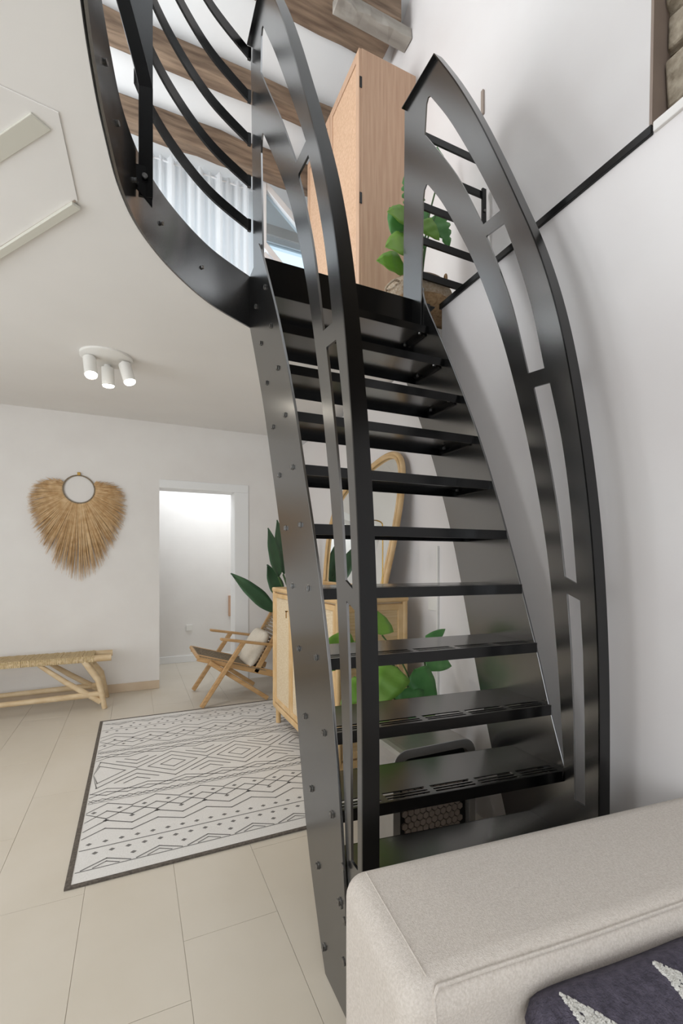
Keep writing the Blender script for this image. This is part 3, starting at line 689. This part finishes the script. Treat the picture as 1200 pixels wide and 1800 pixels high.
# rug
ru0, ru1, rv0, rv1 = -0.25, 1.30, 2.10, 4.20
rg = empty('patterned_rug', ((ru0+ru1)/2, (rv0+rv1)/2, 0), 'off white rug with grey geometric diamond pattern', 'rug')
RZ = 0.007
MB().box(ru0, ru1, rv0, rv1, 0.0005, RZ).build('pile', 'rug', rg)
a0, a1, c0, c1 = ru0-0.004, ru1+0.004, rv0-0.004, rv1+0.004
eb = MB().plate([[(a0, c0), (a1, c0), (a1, c1), (a0, c1)], [(a0+0.022, c0+0.018), (a1-0.022, c0+0.018), (a1-0.022, c1-0.018), (a0+0.022, c1-0.018)]], lambda u, v, t: (u, v, t), 0.0003, RZ+0.0015)
eb.build('binding', 'rugedge', rg)
pm = MB()
def line(pts, wd=0.009, closed=False):
    pts = list(pts)
    if closed: pts.append(pts[0])
    for (a, b), (c, d) in zip(pts, pts[1:]):
        v = Vector((c-a, d-b)); L = v.length
        if L < 1e-6: continue
        v /= L; nx, ny = -v.y*wd/2, v.x*wd/2; ex, ey = v.x*wd*0.4, v.y*wd*0.4
        q = [(a+nx-ex, b+ny-ey), (a-nx-ex, b-ny-ey), (c-nx+ex, d-ny+ey), (c+nx+ex, d+ny+ey)]
        q = [(min(max(x, ru0+0.024), ru1-0.024), min(max(y, rv0+0.02), rv1-0.02)) for x, y in q]
        pm.add([(x, y, RZ+0.0006) for x, y in q], [(0, 1, 2, 3)])
rc = (rv0+rv1)/2
def rhomb(x, y, a, b, wd=0.008): line([(x-a, y), (x, y-b), (x+a, y), (x, y+b)], wd, True)
def dot(x, y, r=0.014): 
    if ru0+0.05 < x < ru1-0.05: pm.add([(x-r, y, RZ+0.0006), (x, y-r*0.8, RZ+0.0006), (x+r, y, RZ+0.0006), (x, y+r*0.8, RZ+0.0006)], [(0, 1, 2, 3)])
def zig(y, amp, pitch, ph=0.0, wd=0.008):
    pts = []; x = ru0-pitch+ph; k = 0
    while x < ru1+pitch: pts.append((x, y+(amp if k % 2 else -amp))); x += pitch/2; k += 1
    line(pts, wd)
pit = 0.43
for k in range(-1, 5):
    x = ru0+0.05+k*pit
    if x-0.12 > ru0-0.2 and x < ru1+0.2:
        if ru0 < x-0.07 and x+0.07 < ru1: rhomb(x, rc, 0.075, 0.062)
        if x+0.16 < ru1+0.1: rhomb(x, rc, 0.15, 0.125)
    xm = x+pit/2
    for s in (1, -1):
        line([(x, rc+s*0.19), (xm, rc+s*0.01)]); line([(xm, rc+s*0.01), (x+pit, rc+s*0.19)])
        line([(xm-0.12, rc+s*0.16), (xm, rc+s*0.075), (xm+0.12, rc+s*0.16)]); line([(xm-0.07, rc+s*0.18), (xm, rc+s*0.13), (xm+0.07, rc+s*0.18)])
for s in (1, -1):
    zig(rc+s*0.235, 0.022, 0.215); zig(rc+s*0.275, 0.022, 0.215); zig(rc+s*0.275, -0.022, 0.215)
    zig(rc+s*0.345, 0.014, 0.09, wd=0.006); zig(rc+s*0.345, -0.014, 0.09, wd=0.006)
    line([(ru0, rc+s*0.37), (ru1, rc+s*0.37)], 0.004)
    zig(rc+s*0.43, 0.035, 0.24); zig(rc+s*0.52, -0.04, 0.24); zig(rc+s*0.52, 0.04, 0.24); zig(rc+s*0.61, 0.035, 0.24); zig(rc+s*0.68, 0.03, 0.24)
    for k in range(16):
        dot(ru0+0.06+k*0.12, rc+s*(0.47 if k % 2 else 0.475), 0.015); dot(ru0+0.0+k*0.12, rc+s*0.575, 0.015)
    for k in range(24): dot(ru0+0.06+k*0.068, rc+s*0.765, 0.014); dot(ru0+0.09+k*0.068, rc+s*0.845, 0.014)
    line([(ru0, rc+s*0.805), (ru1, rc+s*0.805)], 0.006)
    for k in range(8):
        x = ru0+0.14+k*0.215
        line([(x-0.095, rc+s*0.955), (x, rc+s*0.905), (x+0.095, rc+s*0.955)], 0.007); line([(x-0.05, rc+s*0.955), (x, rc+s*0.927), (x+0.05, rc+s*0.955)], 0.006)
        dot(x+0.107, rc+s*0.905, 0.014)
    line([(ru0, rc+s*0.962), (ru1, rc+s*0.962)], 0.005)
pm.build('woven_pattern', 'rugline', rg)

# sideboard
sx0, sx1, sy0, sy1, sz = 1.035, 1.50, 2.33, 3.62, 1.105
sb = empty('rattan_sideboard', (1.27, 2.97, 0), 'tall rattan sideboard with cane doors behind the staircase', 'sideboard')
leg_h = 0.13; zl = RZ+0.003
MB().box(sx0+0.02, sx1-0.005, sy0+0.02, sy1-0.02, leg_h+0.03, sz-0.03).build('body', 'rattan_panel', sb)
tp = MB().box(sx0-0.012, sx1+0.0, sy0-0.012, sy1+0.012, sz-0.035, sz).build('top', 'rattan', sb, bevel=0.012, seg=3)
bt = MB().box(sx0-0.004, sx1, sy0-0.004, sy1+0.004, leg_h, leg_h+0.045).build('plinth', 'rattan', sb, bevel=0.01, seg=3)
for x in (sx0+0.01, sx1-0.02):
    for y in (sy0+0.01, sy1-0.01): MB().tube([(x, y, leg_h+0.02), (x, y, sz-0.03)], 0.018, 12).build('corner_pole', 'rattan', sb, smooth=True)
for x in (sx0+0.03, sx1-0.04):
    for y in (sy0+0.04, sy1-0.04): MB().tube([(x, y, leg_h+0.01), (x, y, zl if x < ru1 else 0.001)], 0.02, 12).build('leg', 'rattan', sb, smooth=True)
nd = 3; dw = (sy1-sy0-0.06)/nd
for k in range(nd):
    a = sy0+0.03+k*dw; b = a+dw-0.006; z0, z1 = leg_h+0.055, sz-0.045
    d = MB().plate([[(a, z0), (b, z0), (b, z1), (a, z1)], [(a+0.035, z0+0.035), (b-0.035, z0+0.035), (b-0.035, z1-0.035), (a+0.035, z1-0.035)]], lambda u, v, t: (t, u, v), sx0-0.004, sx0+0.02)
    do = d.build('door', 'rattan', sb, bevel=0.006)
    MB().box(sx0+0.006, sx0+0.016, a+0.03, b-0.03, z0+0.03, z1-0.03).build('cane_panel', 'rattan_panel', do)
    yy = b-0.06 if k == 0 else a+0.06
    hd = MB().box(sx0-0.02, sx0-0.004, yy-0.02, yy+0.004, z1-0.12, z1-0.112); hd.box(sx0-0.02, sx0-0.014, yy-0.02, yy-0.012, z1-0.165, z1-0.112)
    hd.build('handle', 'brass', do)
# end panel facing the stair
z0, z1 = leg_h+0.055, sz-0.045
x0, x1 = sx0+0.03, sx1-0.03
e = MB().plate([[(x0, z0), (x1, z0), (x1, z1), (x0, z1)], [(x0+0.04, z0+0.04), (x1-0.04, z0+0.04), (x1-0.04, z1-0.04), (x0+0.04, z1-0.04)]], lambda u, v, t: (u, t, v), sy0, sy0+0.022)
ep = e.build('end_frame', 'rattan', sb, bevel=0.006)
MB().box(sx0+0.06, sx1-0.06, sy0+0.008, sy0+0.019, z0+0.03, z1-0.03).build('cane_panel', 'cane_panel', ep)

# mirror leaning on the wall
mi = empty('rattan_mirror', (1.45, 3.0, sz), 'large arched mirror with rattan frame leaning above the sideboard', 'mirror')
mh = 0.95; mq0, mq1 = 2.47, 3.56
def mp_(q, h): return Vector((1.435+0.15*h/mh, q, sz+0.002+h))
ol = [(mq0+0.05, 0.018), (mq0, 0.35), (mq0-0.01, 0.65), (mq0+0.05, 0.86), (mq0+0.22, mh-0.018), (mq0+0.5, mh-0.06), (mq0+0.8, mh-0.13), (mq1-0.08, 0.68), (mq1, 0.45), (mq1-0.02, 0.2), (mq1-0.06, 0.018)]
os_ = [(v.x, v.y) for v in spline([(a, b, 0) for a, b in ol], 6)]
loop = [mp_(a, b) for a, b in os_]+[mp_(*os_[0])]
MB().tube(loop, 0.018, 10, cap=False).build('frame', 'rattan', mi, smooth=True)
ins = [mp_(a+(3.0-a)*0.03, b+(0.47-b)*0.035) for a, b in os_]
MB().tube([v-Vector((0.012, 0, 0)) for v in ins+[ins[0]]], 0.012, 8, cap=False).build('frame', 'rattan', mi, smooth=True)
MB().plate([os_], lambda a, b, t: mp_(a, b)+Vector((t, 0, 0)), 0.0, 0.006).build('mirror_glass', 'mirror', mi)

# brass desk lamp on the sideboard
lx, ly = 1.375, 2.42
la = empty('brass_lamp', (lx, ly, sz), 'thin brass table lamp on the sideboard before the mirror', 'lamp')
MB().lathe((lx, ly, sz+0.001), [(0.05, 0), (0.05, 0.008), (0.02, 0.014), (0.01, 0.02)], 28).build('base', 'brass', la, smooth=True)
MB().tube(spline([(lx, ly, sz+0.015), (lx, ly, 1.25), (lx, ly, 1.50), (lx-0.006, ly+0.003, 1.545), (lx-0.035, ly+0.014, 1.56)], 5), 0.004, 8).build('stem', 'brass', la, smooth=True)
MB().tube([(lx-0.035, ly+0.014, 1.56), (lx-0.11, ly+0.045, 1.565)], 0.003, 8).build('arm', 'brass', la)
MB().tube([(lx-0.062, ly+0.025, 1.562), (lx-0.070, ly+0.028, 1.562)], 0.013, 12).build('knob', 'brass', la)
MB().tube([(lx-0.095, ly+0.04, 1.564), (lx-0.16, ly+0.066, 1.566)], [0.014, 0.022], 16).build('lamp_head', 'brass', la, smooth=True)

tag(MB().box(1.605, 1.6195, 2.185, 2.197, 0.02, 1.40).build('cable_duct', 'whitemetal', bevel=0.002), 'narrow white cable duct running up the wall beside the switch', 'duct')
# socket plate on the wall near the mirror
tag(MB().box(1.608, 1.6195, 2.20, 2.28, 1.02, 1.13).build('switch_plate', 'whitemetal', bevel=0.003), 'white switch plate on the wall right of the sideboard', 'switch')

# bird of paradise plant
bpx, bpy_ = 1.465, 3.92
lax = 1.30
bd = empty('strelitzia_plant', (bpx, bpy_, 0), 'dark green paddle leaved plant behind the sideboard', 'plant')
MB().lathe((bpx, bpy_, 0.001), [(0.11, 0), (0.13, 0.02), (0.145, 0.28), (0.15, 0.30), (0.138, 0.30), (0.13, 0.26)], 32).build('pot', 'pot', bd, smooth=True)
MB().lathe((bpx, bpy_, 0.26), [(0.13, 0), (0.05, 0.012), (0.01, 0.014)], 20).build('soil', 'soil', bd)
for (b, d, L, W) in (((-0.16, 0.02, 0.86), (-0.62, 0.05, 0.6), 0.52, 0.16), ((-0.14, -0.02, 1.18), (-0.18, 0.0, 0.95), 0.44, 0.14), ((-0.08, 0.03, 1.2), (-0.06, 0.1, 1.0), 0.5, 0.15), ((-0.1, 0.06, 0.98), (-0.3, 0.1, 0.9), 0.33, 0.17), ((0.05, 0.0, 1.05), (0.35, 0.1, 0.9), 0.5, 0.13), ((0.0, -0.04, 0.9), (0.1, -0.2, 0.95), 0.4, 0.12)):
    B = Vector((lax+b[0], bpy_+b[1], b[2]))
    MB().tube(spline([(bpx, bpy_, 0.26), ((bpx+lax+b[0])/2, bpy_+b[1]*0.5, 0.26+(b[2]-0.26)*0.6), tuple(B)], 5), 0.009, 8).build('stem', 'stem', bd, smooth=True)
    leaf(bd, 'leaf_dark', B, d, (0.3, -0.8, 0.3), L, W, curl=0.06, fold=0.3)

# leafy plant under the stair
ppx, ppy = 1.455, 2.03
lax, lay = 1.19, 2.04
pp = empty('philodendron_plant', (ppx, ppy, 0), 'bright green philodendron in a pot below the stair treads', 'plant')
MB().lathe((ppx, ppy, 0.001+RZ*0), [(0.09, 0), (0.105, 0.02), (0.13, 0.3), (0.135, 0.32), (0.122, 0.32), (0.118, 0.28)], 32).build('pot', 'pot', pp, smooth=True)
MB().lathe((ppx, ppy, 0.28), [(0.128, 0), (0.05, 0.012), (0.01, 0.014)], 20).build('soil', 'soil', pp)
random.seed(5)
pl_ = [((-0.02, -0.12, 0.82), (-0.5, -0.25, -0.55), 0.26, 0.22, 'leaf'), ((0.08, -0.12, 0.80), (0.35, -0.3, -0.6), 0.27, 0.2, 'leaf_mid'), ((0.03, -0.14, 0.72), (0.0, -0.5, -0.8), 0.22, 0.2, 'leaf_mid'),
       ((0.18, -0.06, 0.84), (0.6, -0.1, -0.15), 0.24, 0.17, 'leaf_mid'), ((0.24, 0.0, 0.90), (0.6, 0.0, 0.35), 0.2, 0.09, 'leaf_mid'), ((-0.1, -0.08, 0.9), (-0.5, -0.2, 0.2), 0.22, 0.18, 'leaf'),
       ((-0.2, -0.02, 0.93), (-0.7, -0.1, 0.1), 0.22, 0.18, 'leaf'), ((-0.28, 0.02, 0.86), (-0.7, 0.1, -0.1), 0.2, 0.15, 'leaf'), ((-0.08, -0.12, 0.66), (-0.5, -0.2, -0.5), 0.2, 0.17, 'leaf'),
       ((0.1, -0.1, 0.66), (0.5, -0.25, -0.5), 0.2, 0.17, 'leaf'), ((0.0, 0.06, 0.95), (0.1, 0.3, 0.5), 0.2, 0.17, 'leaf'), ((-0.16, -0.06, 0.74), (-0.6, -0.1, -0.3), 0.2, 0.16, 'leaf')]
for (b, d, L, W, mt) in pl_:
    B = Vector((lax+b[0], lay+b[1], b[2]-0.03))
    MB().tube(spline([(ppx, ppy, 0.28), ((ppx+lax+b[0])/2, (ppy+lay+b[1])/2, 0.28+(b[2]-0.28)*0.65), tuple(B)], 5), 0.005, 6).build('stem', 'stem', pp, smooth=True)
    leaf(pp, mt, B, d, (-0.15, -0.85, 0.5), L*0.78, W*0.8, heart=True, curl=0.2)

# appliance under the stair
ax0, ax1, ay0, ay1, az = 0.97, 1.40, 1.62, 1.92, 0.52
ap = empty('fan_heater', ((ax0+ax1)/2, (ay0+ay1)/2, 0), 'silver and black rounded heater with honeycomb grille under the stair', 'heater')
def rr(x0, x1, z0, z1, r, n=6):
    o = []
    for cx_, cz_, a0 in ((x1-r, z0+r, -90), (x1-r, z1-r, 0), (x0+r, z1-r, 90), (x0+r, z0+r, 180)):
        for k in range(n+1): a = math.radians(a0+90*k/n); o.append((cx_+r*math.cos(a), cz_+r*math.sin(a)))
    return o
MB().plate([rr(ax0, ax1, 0.002, az, 0.07), rr(ax0+0.035, ax1-0.035, 0.04, az-0.04, 0.045)], lambda a, b, t: (a, t, b), ay0, ay1-0.03).build('shell', 'silver', ap, bevel=0.004)
MB().plate([rr(ax0-0.012, ax1+0.012, 0.0, az+0.012, 0.08)], lambda a, b, t: (a, t, b), ay1-0.03, ay1).build('back_shell', 'darkplastic', ap, bevel=0.01)
MB().plate([rr(ax0+0.034, ax1-0.034, 0.039, az-0.039, 0.045)], lambda a, b, t: (a, t, b), ay0+0.03, ay1-0.03).build('core', 'darkplastic', ap)
hm = MB(); r = 0.0165
for j in range(14):
    for i in range(12):
        x = ax0+0.07+i*0.0305+(0.01525 if j % 2 else 0); z = 0.08+j*0.0264
        if x < ax1-0.06 and z < az-0.1:
            hm.plate([[(x+r*0.92*math.sin(k*math.pi/3), z+r*0.92*math.cos(k*math.pi/3)) for k in range(6)]], lambda a, b, t: (a, t, b), ay0+0.02, ay0+0.029)
tag(hm.build('honeycomb_grille', 'hexgrey', ap), kind='stuff')

# corridor socket and wooden handle
tag(MB().box(0.62, 0.70, 6.284, 6.2985, 0.41, 0.49).build('wall_socket', 'whitemetal', bevel=0.004), 'white wall socket in the corridor seen through the doorway', 'socket')
tag(MB().box(1.165, 1.215, 6.26, 6.2985, 0.58, 0.86).build('wooden_board', 'oak', bevel=0.004), 'narrow wooden board on the corridor wall beside the door casing', 'board')

# ================================================================== SOFA
so_ = empty('sofa', (0.445, 0.80, 0), 'taupe fabric sofa with its low back towards the stairs', 'sofa')
so_.rotation_euler.z = math.radians(-5.7)
sp0, sp1, sq0, sq1, szt = 0.425, 1.58, 0.632, 0.98, 0.583
def softbox(x0, x1, y0, y1, z0, z1, r, nm, mt, par):
    return MB().box(x0, x1, y0, y1, z0, z1).build(nm, mt, par, bevel=r, seg=7, smooth=True, ang=80)
softbox(sp0, sp1, sq0, sq1, 0.06, szt, 0.05, 'backrest', 'sofa', so_)
softbox(sp0+0.0, sp1, -0.45, sq0-0.005, 0.06, 0.20, 0.03, 'seat_base', 'sofa', so_)
softbox(sp0+0.02, sp1-0.01, -0.46, sq0-0.01, 0.202, 0.30, 0.04, 'seat_cushion', 'sofa', so_)
MB().tube(spline([(sp0+0.052, sq0-0.0005, 0.2), (sp0+0.052, sq0-0.0005, szt-0.08), (sp0+0.058, sq0+0.012, szt-0.016), (sp0+0.11, sq0+0.016, szt-0.010), (sp0+0.4, sq0+0.015, szt-0.011), (sp0+0.75, sq0+0.017, szt-0.010), (sp1-0.05, sq0+0.016, szt-0.010)], 8), 0.0035, 8).build('piping', 'sofa', so_, smooth=True)
MB().tube([(sp0+0.05, sq0+0.03, szt+0.0001), (sp0+0.05, sq1-0.04, szt+0.0001)], 0.0018, 6).build('seam', 'sofa', so_)
for x in (sp0+0.06, sp1-0.08):
    for y in (-0.38, sq1-0.07): MB().tube([(x, y, 0.0), (x, y, 0.07)], [0.02, 0.028], 12).build('leg', 'darkplastic', so_)
cc_ = Vector((0.86, 0.415, 0.425)); U = Vector((1, -0.1, 0)).normalized(); V = Vector((0.09, 0.87, 0.47)).normalized(); Nn = U.cross(V).normalized()
CW, CH, CTH = 0.56, 0.42, 0.12
cs = pillow('cushion', cc_, U, V, Nn, CW, CH, CTH, 'violet', 'charcoal violet wool cushion with white tufted zigzag on the sofa', 'cushion', n=18, fall=5)
tm = MB(); random.seed(2)
def surf(u, v):
    e_ = max(0.02, (1-abs(u)**5)*(1-abs(v)**5)); return cc_+U*(u*CW/2*(1-0.06*(1-v*v)*abs(u)**4))+V*(v*CH/2*(1-0.06*(1-u*u)*abs(v)**4))+Nn*(CTH/2*e_**0.55)
for k in range(26000):
    u = random.uniform(-0.9, 0.93); v = random.uniform(-0.9, 0.9)
    fr_ = ((u-0.06)/0.76) % 1.0
    top = 0.86-1.1*fr_
    if top-0.55 < v < top:
        c = surf(u, v); r = random.uniform(0.0028, 0.0042)
        tm.add([c+U*r, c-U*r, c+V*r, c-V*r, c+Nn*r*1.1, c-Nn*r*0.5], [(0, 2, 4), (2, 1, 4), (1, 3, 4), (3, 0, 4), (2, 0, 5), (1, 2, 5), (3, 1, 5), (0, 3, 5)])
t_ = tm.build('tufting', 'tuft', cs); tag(t_, kind='stuff')
